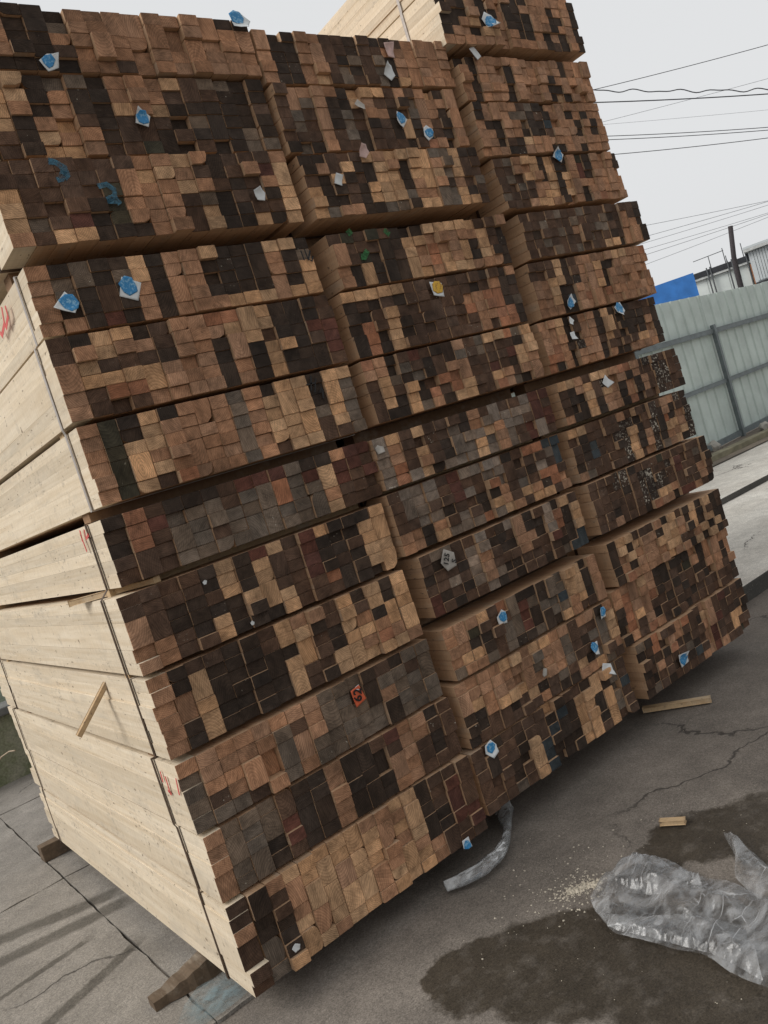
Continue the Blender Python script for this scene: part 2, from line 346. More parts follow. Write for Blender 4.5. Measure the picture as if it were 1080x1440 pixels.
G = {
'C1T1a': 'kdmlllllmmlldkkk kdkmlllllmmldkrk mdkmllmllmlldkrk kddmllmllmmlddrk kgdlmlllmmlmddrr kgdlmlllmlllmkkr kglllmllmlllmkkk',
'C1T1b': 'mgggkddmddkrmmdk mgggkddmdddkmmkk mgggrddmdddmmkdk mggdrddmdddmmkdk mggdkddmdddmmkkk',
'C1T1c': 'mmmmmmmmgggdkdgg gmmmmgkmggkdggkg gmmmmgmmgggdmggg gkmmmgmgggggdggg gggkmgmgggggdggg',
'C1T2a': 'mdkkddklmmkldldl mdldddklldklkldl mmldddddlkdlmdll mmlddddllkdllmll mdlddddlkkllmoml mdlddddlkdlllllm',
'C1T2b': 'kkkkdldrlkrldddl kkkkdldlkkrdddll mkddkldlkkrddkll mkddddllkkrdkdll mmkdlddllkkoddll mmkkldddlkkkdddl',
'C1T2c': 'dokdddkrrrgddmrr dorgggkggogrlrrk dokggggggogglrkr kkkggkggggggmkkk kkkggggggggglkkk',
'C1T3a': 'medldmmmgmdlldll medlmmmmgmllldlg mellmmmmgmllldlg melmmmmmgmlllglg mellmmmmgmlllklg melkommmgmkllkkg',
'C1T3b': 'kdlldkmmoolldddk kmlmmkmmmllldddk mlkkkdmmdmlkddrr mllllmmmdmdlldkr mkoolmmmdmdldddr mkkkmmmmdmdldddk',
'C1T3c': 'mdgddldmmldddlld mggdgldmmddddmdg mgdkdmdmmddddmdl mddkdmdmmddddmdl mmdrdmdmmmlllmll',
'C1T4a': 'kkkkkkkmmlmdkkkm kkkkkkmllmkdkmrl lkkkkemmmlmkdkml lkkkdemmmkgdkkdl lgkrdemmmklddkkl mklldddmmklddldl',
'C1T4b': 'kdldggdmmmlkggdd dlldmddmmmkkkddd klmdmddlmldddddk kldmlkdkkkdgdddd dkdlmmdkkdkdddgd dkdllmkkeddkddgg',
'C1T4c': 'ggmdddmmmmmmmmdd gmmddgmmmmmmmmmm mmmddmmmmmmmmmmm mmmddkmmmmmmmmmm mmddddmmkmmmmmmm',
'C2T1a': 'kkdkkkkldkkdllgk kdkkdkkdbdllldgk kdkkdlkbddlldlgb kkkddlbdddlldlgk kkkdklbdddlldlgk kkkgklbdddllklkk',
'C2T1b': 'mmmmllmllmmkmmdm mmmmmmmgmmgkkkgl mlmmmmmgmmgkdggl ddmlllmmmmgkkkgl ddkkdkldkgkldgkm dkkkkkkmkddmmlgk',
'C2T1c': 'mmmlkogdddgglldm mmekkkgrgdgglldm mmddkggrdggblldm mlldkggrddggmldm gmmgkgddgddlmkkm',
'C2T2a': 'kggkkgkdgmdkgdlk kddkggddkmddgodl dkkdgmkddmmdgodl kkgkgmkkkmkkrkdl rdkdgmgddkkkkddb rkdkkgdkdkkdkgbb',
'C2T2b': 'kgggkrggggdkoobb kgggkrkkggkkkkgb kggkkrgkogkkdgkb kkggdkkddmkgkook mmdmkgkdlmklmdom mmdlgggoglmkllkm',
'C2T2c': 'glklkkkdmkgkkgrr gmkkkkgdmgggggrk gmklkdggglmggkrr gokmkdgglgmgkrgr gogldggglgmgkrgk',
'C2T3a': 'omdkrkdkmkgllogl mmdgkdkkgkgkkkdl klgdgdkmmkkkkrll klkldkoomkkrkdlm kldldokolkklmkmm kddlgmdllkkomgdm',
'C2T3b': 'lllllkkkkkkkdkdm dkdkdkkkkkkdkmdd ddklkkkkkkmmoodk dokldkkkkkomoodg dodldkkkkkkmmood dodlkkkkkkkmkood',
'C2T3c': 'kekekdddlllllkkm mkkkddllmmmmmlkd mkeddklmommldlkd mdldddlmolmldldd mdldddllmlllmmmd',
'C2T4a': 'ddkkklmllllggldd dmklddlmdllmglkk kdldkdlldlllglkk lddkdllldmlmdmkg lddkdlllgmmggldk lgmmddggdllggllk',
'C2T4b': 'kmmmmdlllkmkmldm kmgmddlmkkdgmmmm kgkmdgkmmdkgmmdm kgkmdgkdkdldmkdm kkkmkgdkkdldbkdm dgdmkkdkkkdkomdm',
'C2T4c': 'mddmmkkdkddkmmmm mddmmkkdkkmmmmmm mddmmkdgkgdmmmmm mddmmkgdkgdmmmmm mddmlkgkkgdlmmmm',
'C3T1a': 'gdokkmokkmmkrkkd dkokmmkkdlmkkkkk kdkdokdkkmmrkkdd dkmkkkgdkmrkklld kdkkdkdbkmrkklkk dgkdkkkkmmrmkkek',
'C3T1b': 'mmmlmdddddmdmmmm mommmddkdemdmmdm dommodkdkkddmmdm dolmkkdkdkkdkmkm dokmdkkkkdkkkkkd dmkomkdkdkkkkkkd',
'C3T1c': 'dllkkkmdlkdldldk dldlmmdllmdldkdk dmlmmmlllmdldldd dmdmmmmllkkmldld dommmmmlmmdldldk',
'C3T2a': 'kkkwwdkkkekkkkkd kkkwwkwwkkwrkkgd kkkkdkwwwdkrkkkd kkkkkkwwwdkkkkmk kkdkkkwwllmkkkmk kkmkkkdommdrrmkd',
'C3T2b': 'llkkkkmkkdwkmmwd kdkkkkwwdkwdmdkd kdbkkwwldkwdodmw kdbkkdwldmwdllmw dkkkkkwldmwdmmlw mgkkkkwlkmwgmldw',
'C3T2c': 'llmkllmoomkwwkkk kdmlkwmmdmkkwwkk kddlklmdmdmkwwkk kddldmmdmdmkwwkk mddldmmdodkkwkkd',
'C3T3a': 'mmldkmmdldbdkkkd mmldkmmdlkddddkd mmmddmmdlkddddmd momkwmmklkddddmd oomdmmmdkkkkllmd odmdmmmdmddmmmmd',
'C3T3b': 'kkkldkmmmmmllmmo kkkldkmmlddmmmmm mmllddmmmdmmmmmm mmlddmmmldmmmmmm mmldbmommommmmmm mmmddmmmmmmmmmmm',
'C3T3c': 'kkkkgkkgkkkkkkkd kkgkkkgkkkgdkmkd kdkkgkmkkggkkmmd kkgkkkkkgkkdkmmd kkkgkkgkkklldmmd',
'C3T4a': 'kgmlldlkdmedmmmd kkmmldlddmrdmmmd kgklmdldlmrdmmmm kkgkmmldlmmmmmmm gkkkmlldlmdmmmmm kkkmllmdmmdmommm',
'C3T4b': 'dmmmmkgddmmmmmmm dmmmggdkdmmdmdmm mddmmgddbmmmdmdm mmdmmdddkmmmdmdm mmdkdlmmmmmmmmmm mmmddmmmddmmdmmm',
'C3T4c': 'ddmmmmmmmmmmdmmm mdmmmdmmmmmmdmmm mdmmmdmmmmdmmmmm mdmmmdmmmmddmmmm mdmmmdmmmmdldmmm',
'C3T5a': 'ddlddmmmddmmmmmd dkdmdmmddmmmdmmd kddmddmdddmmddmd ddmldmmdddmmdmmd dmmdllmmddmdmdmd mmmmmmmmmmmdkdmd',
}
G['C3T5b'] = G['C3T3b']
# front rectangles of the layers: x0, x1, z0, z1
RECT = {
'C1T1a': (.761, 1.814, .085, .390), 'C2T1a': (1.841, 2.840, .118, .376), 'C3T1a': (2.931, 3.896, .120, .385),
'C1T1b': (.764, 1.824, .400, .624), 'C2T1b': (1.867, 2.863, .385, .645), 'C3T1b': (2.893, 3.925, .393, .662),
'C1T1c': (.758, 1.815, .637, .867), 'C2T1c': (1.893, 2.855, .658, .867), 'C3T1c': (2.941, 3.910, .674, .881),
'C1T2a': (.756, 1.806, .889, 1.150), 'C2T2a': (1.890, 2.850, .922, 1.168), 'C3T2a': (2.941, 3.924, .930, 1.172),
'C1T2b': (.754, 1.814, 1.166, 1.417), 'C2T2b': (1.841, 2.865, 1.190, 1.436), 'C3T2b': (2.929, 3.894, 1.187, 1.435),
'C1T2c': (.784, 1.836, 1.444, 1.660), 'C2T2c': (1.845, 2.861, 1.453, 1.654), 'C3T2c': (2.930, 3.907, 1.457, 1.657),
'C1T3a': (.807, 1.843, 1.698, 1.948), 'C2T3a': (1.902, 2.863, 1.704, 1.949), 'C3T3a': (2.941, 3.853, 1.704, 1.942),
'C1T3b': (.802, 1.856, 1.964, 2.224), 'C2T3b': (1.917, 2.891, 1.962, 2.220), 'C3T3b': (2.978, 3.885, 1.955, 2.212),
'C1T3c': (.814, 1.852, 2.236, 2.450), 'C2T3c': (1.941, 2.910, 2.232, 2.446), 'C3T3c': (3.011, 3.921, 2.228, 2.438),
'C1T4a': (.800, 1.854, 2.500, 2.767), 'C2T4a': (1.908, 2.845, 2.500, 2.746), 'C3T4a': (2.962, 3.875, 2.466, 2.700),
'C1T4b': (.795, 1.864, 2.779, 3.040), 'C2T4b': (1.888, 2.831, 2.758, 3.012), 'C3T4b': (2.915, 3.825, 2.711, 2.950),
'C1T4c': (.790, 1.875, 3.050, 3.256), 'C2T4c': (1.886, 2.870, 3.026, 3.225), 'C3T4c': (2.909, 3.829, 2.961, 3.160),
'C3T5a': (2.856, 3.828, 3.198, 3.450), 'C3T5b': (2.862, 3.822, 3.462, 3.714)}
GRP = 'strapped lumber bundles in the big stack'
LAB = {
'C1T1': 'lowest lumber bundle at the near left corner, pale tan ends, orange 62 tag',
'C2T1': 'bottom middle lumber bundle with blue paper tags and blue-stained dark ends',
'C3T1': 'bottom right lumber bundle beside the dark pavement step',
'C1T2': 'lumber bundle on the near left corner one, mostly dark ends, loose stick at its side',
'C2T2': 'grey weathered lumber bundle with crumpled white number tag, middle of second tier',
'C3T2': 'very dark lumber bundle with white speckled mould, right end of second tier',
'C1T3': 'left lumber bundle of third tier with big square blue tag and tan ends',
'C2T3': 'lumber bundle carrying the yellow tag, middle of third tier',
'C3T3': 'right lumber bundle of third tier against the pale fence',
'C1T4': 'top left lumber bundle with blue painted strokes on its ends',
'C2T4': 'top middle lumber bundle with two blue tags close together',
'C3T4': 'right lumber bundle of fourth tier, under the single topmost bundle',
'C3T5': 'topmost single lumber bundle at the top right of the stack, cut by the frame'}
BUN = {}
for ct in LAB:
    x0, x1, z0, z1 = RECT[ct + 'a']
    BUN[ct] = empty('lumber_bundle', (x0, Y0, z0), LAB[ct], 'lumber', GRP)
def put_plank(par, xc, y, zc, wd, ht, ln, ch, kind, tilt=0.0, pale=False):
    o = bpy.data.objects.new('plank', PM_LIT if pale else PM[kind]); COL.link(o); o.parent = par
    o.location = Vector((xc, y, zc)) - par.location
    o.scale = (wd / PW, ln / LEN, ht / PH); o.rotation_euler = (0, tilt, 0); cc = plank_colour(ch); gm = rnd.uniform(1.1, 1.7) if ch == 'g' and par is BUN['C2T2'] else 1.0; o.color = (cc[0] * gm, cc[1] * gm * (1.02 if gm > 1 else 1), cc[2] * gm * (1.06 if gm > 1 else 1), cc[3])
def layer(key, yoff):
    par = BUN[key[:4]]; x0, x1, z0, z1 = RECT[key]; rows = G[key].split(); nr = len(rows); nc = min(len(r) for r in rows)
    ws = [rnd.uniform(.93, 1.07) for _ in range(nc)]; s = sum(ws); x = x0
    for c in range(nc):
        wd = (x1 - x0) * ws[c] / s
        hs_ = [rnd.uniform(.93, 1.07) for _ in range(nr)]; t = sum(hs_); z = z1
        cy = rnd.gauss(0, .0045)
        r = 0; pale = c == 0 and (key[:2] == 'C1' or key[2:4] == 'T5'); col_dx = 0.0  # outer left planks get the side colour with sunlight painted in
        while r < nr:
            ht = (z1 - z0) * hs_[r] / t; ch = rows[r][c]; r += 1
            if r < nr and rows[r][c] == ch and rnd.random() < (.30 if key[2:4] == 'T1' else .15):     # some timbers are twice as deep
                ht += (z1 - z0) * hs_[r] / t; r += 1
            kind = 0
            if 0 < c and rnd.random() < (.08 if ch in 'lmo' else .045): kind = rnd.choice((1, 2, 3, 4, 4, 5))
            dy = cy + rnd.gauss(0, .0035) + (rnd.choice((-1, 1)) * rnd.uniform(.008, .02) if rnd.random() < .10 else 0)
            if ch in 'lmo': dy -= .0022
            if ch in 'dw': dy += .002
            shrink = rnd.uniform(.0004, .0022)
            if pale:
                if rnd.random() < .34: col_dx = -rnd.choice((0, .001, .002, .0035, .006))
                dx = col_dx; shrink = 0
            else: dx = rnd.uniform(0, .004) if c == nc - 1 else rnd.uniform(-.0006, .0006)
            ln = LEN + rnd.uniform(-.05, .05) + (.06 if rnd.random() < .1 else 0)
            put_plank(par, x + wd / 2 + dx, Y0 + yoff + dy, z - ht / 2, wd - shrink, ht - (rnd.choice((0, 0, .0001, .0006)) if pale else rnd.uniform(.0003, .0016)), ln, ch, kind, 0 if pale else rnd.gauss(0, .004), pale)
            z -= ht
        x += wd
YOFF = {}
for k in RECT:
    YOFF[k] = rnd.uniform(-.010, .012)
YOFF['C3T5a'] = -.03; YOFF['C2T4a'] = -.02; YOFF['C1T4a'] = -.012; YOFF['C2T1c'] = -.005; YOFF['C3T1c'] = -.02
for k in RECT: layer(k, YOFF[k])

# thin laths between the layers of a bundle, bearers between the tiers
for ct, par in BUN.items():
    ls = [k for k in ('a', 'b', 'c') if ct + k in RECT]
    for a, b_ in zip(ls, ls[1:]):
        A, B = RECT[ct + a], RECT[ct + b_]
        for yy in (Y0 + .16, Y0 + 2.1):
            box('spacer_lath', max(A[0], B[0]) + .004, min(A[1], B[1]) - .006, yy, yy + .045, A[3] - .0015, B[2] + .0015, M_LATH, par)
cols_t = {'C1': 4, 'C2': 4, 'C3': 5}
NT = {'C1': 'left', 'C2': 'middle', 'C3': 'right'}; ORD = ['', 'lowest', 'second', 'third', 'fourth']
for c, n in cols_t.items():
    for t in range(1, n):
        A = RECT['%sT%d%s' % (c, t, 'c')]; B = RECT['%sT%da' % (c, t + 1)]
        for yy, wh in ((Y0 + .20, 'near the front'), (Y0 + 2.05, 'towards the back')):
            o = box('wooden_bearer', max(A[0], B[0]) + .01, min(A[1], B[1]) - .01, yy, yy + .075, A[3] - .0015, B[2] + .0015, M_BEAR, None, .002)
            tag(o, 'brown bearer %s on top of the %s bundle of the %s column' % (wh, ORD[t], NT[c]), 'bearer', 'bearers between the bundles')
# bearers on the ground
def ground_bearer(x0, x1, yc, wd, z1, label, rough=.004):
    o = box('ground_bearer', x0, x1, yc - wd / 2, yc + wd / 2, .0, z1, M_OLD, None, .004, rough); tag(o, label, 'bearer', 'bearers under the stack')
ground_bearer(1.2, 1.80, 2.93, .09, .086, 'dark bearer under the near left bundle, hidden in its shadow')
ground_bearer(.655, 1.80, 5.03, .085, .086, 'split old bearer sticking out under the far end of left bundle')
for x0, x1, zt, nm in ((1.86, 2.82, .119, 'middle'), (2.95, 3.88, .121, 'right')):
    ground_bearer(x0, x1, 2.86, .10, zt, 'dark bearer under the front of the bottom %s bundle' % nm)
    ground_bearer(x0, x1, 4.75, .10, zt, 'dark bearer under the back of the bottom %s bundle' % nm)
# the broken wedge-shaped one at the corner
v = []
N = 26
for i in range(N):
    t = i / (N - 1); x = .555 + t * .62; top = .034 + .050 * min(1, max(0, t - .08) * 3.2) + rnd.uniform(-.004, .002); hw = .030 + .016 * min(1, t * 4) + rnd.uniform(-.003, .003)
    yc = 2.985 - .05 * t + .005 * math.sin(i * .7)
    for yy, zz in ((-hw, 0), (hw, 0), (hw * .95, top), (0, top + .001), (-hw * .9, top * (.93 if i % 2 else 1))):
        v.append((x, yc + yy, zz))
f = [(0, 1, 2, 3, 4), tuple((N - 1) * 5 + k for k in (4, 3, 2, 1, 0))]
for i in range(N - 1):
    for k in range(5): f.append((i * 5 + k, i * 5 + (k + 1) % 5, (i + 1) * 5 + (k + 1) % 5, (i + 1) * 5 + k))
o = link('ground_bearer', fix(mesh(v, f)), M_OLD); tag(o, 'broken dark bearer poking out under the near left corner', 'bearer', 'bearers under the stack')

# steel straps around the bundles (up the left side, over top, down, under)
def strap(ct, y, top, bot, mat, wd=.016):
    par = BUN[ct]; th = .0022
    keys = [k for k in ('a', 'b', 'c') if ct + k in RECT]
    xl, xr = [], []
    pts_l = []
    for k in keys:
        x0, x1, z0, z1 = RECT[ct + k]; pts_l += [(x0 - .0055, z0), (x0 - .0055, z1)]
    x0a, x1a = RECT[ct + keys[0]][0], RECT[ct + keys[0]][1]; x0c, x1c = RECT[ct + keys[-1]][0], RECT[ct + keys[-1]][1]
    zt, zb = RECT[ct + keys[-1]][3] + .002, RECT[ct + keys[0]][2] - .002
    loop = [(x0a - .006, zb)] + pts_l + [(x0c - .006, zt), (x1c + .006, zt)]
    for k in keys[::-1]:
        x0, x1, z0, z1 = RECT[ct + k]; loop += [(x1 + .0055, z1), (x1 + .0055, z0)]
    loop += [(x1a + .006, zb)]
    n = len(loop); cx, cz = (x0a + x1a) / 2, (zb + zt) / 2; vs_, fs = [], []
    for i, (x, z) in enumerate(loop):
        jy = rnd.uniform(-.002, .002)
        ox = th * (1 if x > cx else -1); oz = th * (1 if z > cz else -1) * (1 if i in (0, n - 1) or z in (zt, zb) else 0)
        for dy in (-wd / 2, wd / 2):
            vs_ += [(x, y + dy + jy, z), (x + ox, y + dy + jy, z + oz)]
    for i in range(n):
        a, b_ = i * 4, ((i + 1) % n) * 4
        fs += [(a + 1, a + 3, b_ + 3, b_ + 1), (a, b_, b_ + 2, a + 2), (a, a + 1, b_ + 1, b_), (a + 2, b_ + 2, b_ + 3, a + 3)]
    me = fix(mesh(vs_, fs)); return link('strap', me, mat, par, Vector((0, 0, 0)))
for ct in BUN:
    m = M_STRAP_L if ct in ('C1T3', 'C3T5') else M_STRAP
    strap(ct, {'C1T1': 2.72, 'C1T2': 2.665, 'C1T3': 2.63}.get(ct, 2.70), 0, 0, m); strap(ct, 4.93 if ct == 'C1T1' else 4.78, 0, 0, m)

# loose sticks on the left flank
def stick(A, B, wd, th, label, mat=M_LATH, cat='stick', up=Vector((0, 0, 1)), name='loose_stick'):
    o = link(name, beam_me(A, B, wd, th, up), mat, None, Vector(A)); return tag(o, label, cat)
stick((.80, 2.975, 1.157), (.62, 2.985, .985), .022, .014, 'thin stick hanging down at an angle from the left side of the stack', M_LATH)
A = on_x(101, 848, .715); stick(A, (.90, A.y - .33, 1.430), .028, .018, 'short lath end poking out between two layers on the left side', M_LATH)
# twine at the far strap
pt = on_x(22, 1055, .745); tw = [pt + Vector((-.004, .0, 0)), pt + Vector((-.02, .10, -.01)), pt + Vector((-.05, .25, -.05)), pt + Vector((-.06, .42, -.11))]
o = link('twine', tube_me([p - pt for p in tw], .004, 5), simple('twine', (.42, .33, .24), .8), BUN['C1T1'], pt)

# ------------------------------------------------------------------ tags and marks on the ends
def mat_flat(name, col, rough=.6, var=.12): return simple(name, col, rough, 0, var, 40, .05)
def mat_print(name, col, col2):
    b = NB(name); pos = b.n('NewGeometry').outputs['Position']; f = b.rng(b.noise(pos, 110, 4, .7), .50, .62)
    return b.fin(b.mix(f, col, col2), .45)
M_WHITE = mat_flat('tag_white_paper', (.62, .64, .64)); M_BLUE = mat_print('tag_blue_print', (.03, .20, .42), (.22, .42, .58))
M_YEL = mat_print('tag_yellow_print', (.62, .36, .03), (.30, .14, .03)); M_RED = mat_flat('tag_orange_red', (.62, .12, .05), .5, .2)
M_GREYP = mat_flat('tag_grey_paper', (.40, .37, .33), .7, .3); M_INK = mat_flat('black_ink', (.015, .014, .014), .6)
def mat_spray(name, col):
    b = NB(name); pos = b.n('NewGeometry').outputs['Position']; tr = b.n('BsdfTransparent'); mxs = b.n('MixShader')
    b.p.inputs['Base Color'].default_value = (*col, 1); b.p.inputs['Roughness'].default_value = .8
    b.l(b.rng(b.noise(pos, 55, 5, .7), .38, .66, .05, .75), mxs.inputs[0]); b.l(tr.outputs[0], mxs.inputs[1]); b.l(b.p.outputs[0], mxs.inputs[2]); b.l(mxs.outputs[0], b.out.inputs[0]); return b.m
M_BLUEP = mat_spray('blue_spray_paint', (.07, .19, .27)); M_GREEN = mat_spray('green_spray_paint', (.05, .20, .07))
M_REDP = mat_flat('red_crayon', (.60, .11, .10), .7, .3); M_PINK = mat_flat('tag_pink_paper', (.60, .42, .38), .7, .3)
def bundle_at(x, z):
    best = None
    for k, (x0, x1, z0, z1) in RECT.items():
        dx = max(x0 - x, 0, x - x1); dz = max(z0 - z, 0, z - z1); q = dx * dx + dz * dz
        if best is None or q < best[0]: best = (q, k)
    return best[1]
def paper(px, py, sz, kind, sides=5, rot=0.0, curl=.35, seed=0, stretch=1.0):
    q = random.Random(seed + int(px) * 7); p = on_y(px, py, Y0 - .016); k = bundle_at(p.x, p.z); par = BUN[k[:4]]
    p = on_y(px, py, Y0 + YOFF[k] - .013)
    base = {'blue': M_WHITE, 'white': M_WHITE, 'yellow': M_WHITE, 'red': M_RED, 'grey': M_GREYP, 'pink': M_PINK}[kind]
    angs = [rot + 2 * math.pi * (i + q.uniform(-.16, .16)) / sides for i in range(sides)]
    out = [(math.cos(a) * sz * q.uniform(.82, 1.12), math.sin(a) * sz * stretch * q.uniform(.82, 1.12)) for a in angs]
    bend = q.uniform(0, 6.28); bx, bz = math.cos(bend), math.sin(bend)
    def lift(x, z): return -curl * max(0, (x * bx + z * bz) / sz) ** 2 * sz - .0005
    def sheet_me(poly, dy, th=.0008):
        vs_ = [(0, lift(0, 0) + dy, 0)]; rings = (.45, .8, 1.0); n = len(poly)
        sub = []
        for i in range(n):
            a, b_ = poly[i], poly[(i + 1) % n]; sub += [a, ((a[0] + b_[0]) / 2, (a[1] + b_[1]) / 2)]
        m = len(sub)
        for s in rings:
            for x, z in sub: vs_.append((x * s, lift(x * s, z * s) + dy, z * s))
        fs = [(0, 1 + i, 1 + (i + 1) % m) for i in range(m)]
        for r in range(len(rings) - 1):
            for i in range(m): fs.append((1 + r * m + i, 1 + (r + 1) * m + i, 1 + (r + 1) * m + (i + 1) % m, 1 + r * m + (i + 1) % m))
        nv = len(vs_); back = [(x, y + th, z) for x, y, z in vs_]; fb = [tuple(nv + i for i in t[::-1]) for t in fs]
        e = 1 + (len(rings) - 1) * m; rim = [(e + i, e + (i + 1) % m, nv + e + (i + 1) % m, nv + e + i) for i in range(m)]
        return fix(mesh(vs_ + back, fs + fb + rim, True))
    o = link('paper_tag', sheet_me(out, 0), base, par, p)
    if kind in ('blue', 'yellow'):
        n = 7; ox, oz = q.uniform(-.22, .22) * sz, q.uniform(-.22, .22) * sz
        pr = [(ox + math.cos(2 * math.pi * i / n) * sz * .74 * q.uniform(.70, 1.10), oz + math.sin(2 * math.pi * i / n) * sz * .74 * stretch * q.uniform(.70, 1.10)) for i in range(n)]
        link('print', sheet_me(pr, -.0016, .0006), M_BLUE if kind == 'blue' else M_YEL, o, p)
    return o, par, p
for (px, py, s, k, sd, rt, cu) in (
    (70, 88, .030, 'blue', 5, .4, .9), (200, 166, .034, 'blue', 4, .3, .7), (336, 29, .042, 'blue', 5, 1.2, .8), (563, 168, .034, 'blue', 4, .1, .5),
    (602, 187, .032, 'blue', 6, .3, .4), (181, 405, .046, 'blue', 4, .45, .15), (94, 427, .046, 'blue', 4, .1, .6), (686, 29, .042, 'blue', 5, .5, .8),
    (785, 218, .040, 'blue', 4, .2, .9), (802, 425, .040, 'blue', 4, 1.4, .8), (872, 435, .044, 'blue', 4, 1.2, .9), (706, 868, .036, 'blue', 5, .3, .25),
    (846, 862, .034, 'blue', 4, 1.0, .9), (837, 912, .036, 'blue', 4, .6, .8), (852, 940, .036, 'white', 4, .2, .9), (961, 927, .046, 'blue', 4, .9, .7),
    (690, 1053, .034, 'blue', 6, .3, .5), (657, 1186, .026, 'blue', 4, .7, .3), (365, 273, .028, 'white', 5, .2, .7), (546, 102, .034, 'white', 5, 1.0, .9),
    (548, 70, .036, 'pink', 4, .7, .6), (511, 213, .032, 'pink', 5, 1.1, .9), (475, 253, .026, 'white', 4, .3, .8), (668, 78, .044, 'white', 4, 1.3, 1.0),
    (614, 406, .046, 'yellow', 4, .5, .25), (288, 819, .009, 'white', 5, .2, .3), (355, 876, .009, 'white', 5, .2, .3), (853, 537, .034, 'white', 4, 1.3, .5),
    (803, 452, .022, 'white', 4, .2, .6), (806, 472, .024, 'white', 4, .8, .6), (416, 1333, .016, 'white', 5, .4, .6), (765, 945, .022, 'grey', 5, .3, .8),
    (533, 632, .020, 'grey', 5, .3, .8), (506, 148, .026, 'grey', 5, .3, .9)):
    paper(px, py, s, k, sd, rt, cu)
def text_on(par, body, centre, size, mat, rot, name='lettering'):
    cu = bpy.data.curves.new('txt', 'FONT'); cu.body = body; cu.size = size; cu.align_x = 'CENTER'; cu.align_y = 'CENTER'; cu.extrude = .0005; cu.resolution_u = 2; cu.offset = size * .018
    tmp = bpy.data.objects.new('tmp', cu); COL.link(tmp); bpy.context.view_layer.update()
    me = bpy.data.meshes.new_from_object(tmp.evaluated_get(bpy.context.evaluated_depsgraph_get())); bpy.data.objects.remove(tmp)
    me.transform(Matrix.Rotation(R(90), 4, 'X') @ Matrix.Rotation(rot, 4, 'Z')); me.materials.clear()
    return link(name, me, mat, par, centre)
o, par, p = paper(503, 978, .034, 'red', 4, .85, .06, 3, 1.25); o['label'] = 'orange-red paper tag reading 62'
text_on(o, '62', p + Vector((0, -.0045, .002)), .048, M_INK, R(74))
wt, _, p2 = paper(503, 967, .012, 'white', 4, .8, .1)
o, par, p = paper(631, 788, .050, 'grey', 5, .5, .10, 2); o['label'] = 'crumpled pale tag reading 125 S'
text_on(o, '125', p + Vector((-.012, -.006, .008)), .034, M_INK, R(60)); text_on(o, 'S', p + Vector((.022, -.006, -.010)), .034, M_INK, R(60))

def ribbon(pxs, wd, mat, name='paint_mark', side=None, lift=.008):
    """flat stroke following image points, lying on the front ends (or on the left flank)"""
    if side is None:
        P0 = on_y(pxs[0][0], pxs[0][1], Y0); k = bundle_at(P0.x, P0.z); P = [on_y(a, b_, Y0 + YOFF[k] - lift) for a, b_ in pxs]; nrm = Vector((0, -1, 0))
    else: P = [on_x(a, b_, side) for a, b_ in pxs]; nrm = Vector((-1, 0, 0)); k = bundle_at(side, P[0].z)
    V, F = [], []
    for i, p in enumerate(P):
        t = (P[min(i + 1, len(P) - 1)] - P[max(i - 1, 0)]).normalized(); s = t.cross(nrm) * wd / 2 * rnd.uniform(.75, 1.2)
        V += [p - s, p + s, p - s - nrm * .0012, p + s - nrm * .0012]
    for i in range(len(P) - 1):
        a, b_ = i * 4, i * 4 + 4
        F += [(a, a + 1, b_ + 1, b_), (a + 2, b_ + 2, b_ + 3, a + 3), (a, b_, b_ + 2, a + 2), (a + 1, a + 3, b_ + 3, b_ + 1)]
    F += [(0, 2, 3, 1), (len(V) - 4, len(V) - 3, len(V) - 1, len(V) - 2)]
    o0 = P[0].copy(); return link(name, fix(mesh([v - o0 for v in V], F)), mat, BUN[k[:4]], o0)
for st in ([(68, 226), (78, 228), (90, 236), (95, 246), (90, 250)], [(90, 240), (86, 252), (80, 253)]): ribbon(st, .020, M_BLUEP)
ribbon([(138, 262), (150, 259), (160, 266), (162, 275), (152, 281), (146, 282)], .018, M_BLUEP); ribbon([(150, 283), (165, 282), (169, 287)], .018, M_BLUEP)
for st in ([(437, 528), (438, 549)], [(431, 541), (444, 538)], [(444, 532), (443, 552)], [(452, 545), (450, 552), (455, 549), (453, 545), (455, 560)]): ribbon(st, .006, M_INK)
for st in ([(423, 352), (428, 366)], [(428, 350), (434, 366)], [(436, 352), (434, 364), (439, 367), (440, 360)]): ribbon(st, .006, M_INK)
for st in ([(489, 323), (494, 330)], [(540, 323), (548, 330)], [(517, 352), (512, 362), (508, 361)]): ribbon(st, .024, M_GREEN)
for st in ([(2, 432), (6, 455), (3, 470)], [(7, 430), (11, 445), (8, 462)], [(0, 468), (4, 474)]): ribbon(st, .013, M_REDP, side=.798)
for st in ([(112, 746), (116, 762)], [(118, 745), (121, 758), (124, 752)], [(113, 752), (122, 776)]): ribbon(st, .010, M_REDP, side=.7735)
for st in ([(232, 1092), (240, 1118)], [(236, 1112), (241, 1117)], [(247, 1095), (252, 1118)], [(225, 1085), (229, 1100)]): ribbon(st, .009, M_REDP, side=.7515)

# ------------------------------------------------------------------ things on the ground
for A, B, wd, th, lb in (((3.043, 2.675), (3.211, 2.404), .034, .022, 'pale wooden stick lying in front of the bottom right bundle'),
                         ((2.195, 2.005), (2.235, 1.925), .026, .016, 'short wood offcut lying by the wet patch')):
    A, B = Vector((*A, th / 2 - .003)), Vector((*B, th / 2 - .003)); stick(A, B, wd, th, lb, M_LATH)
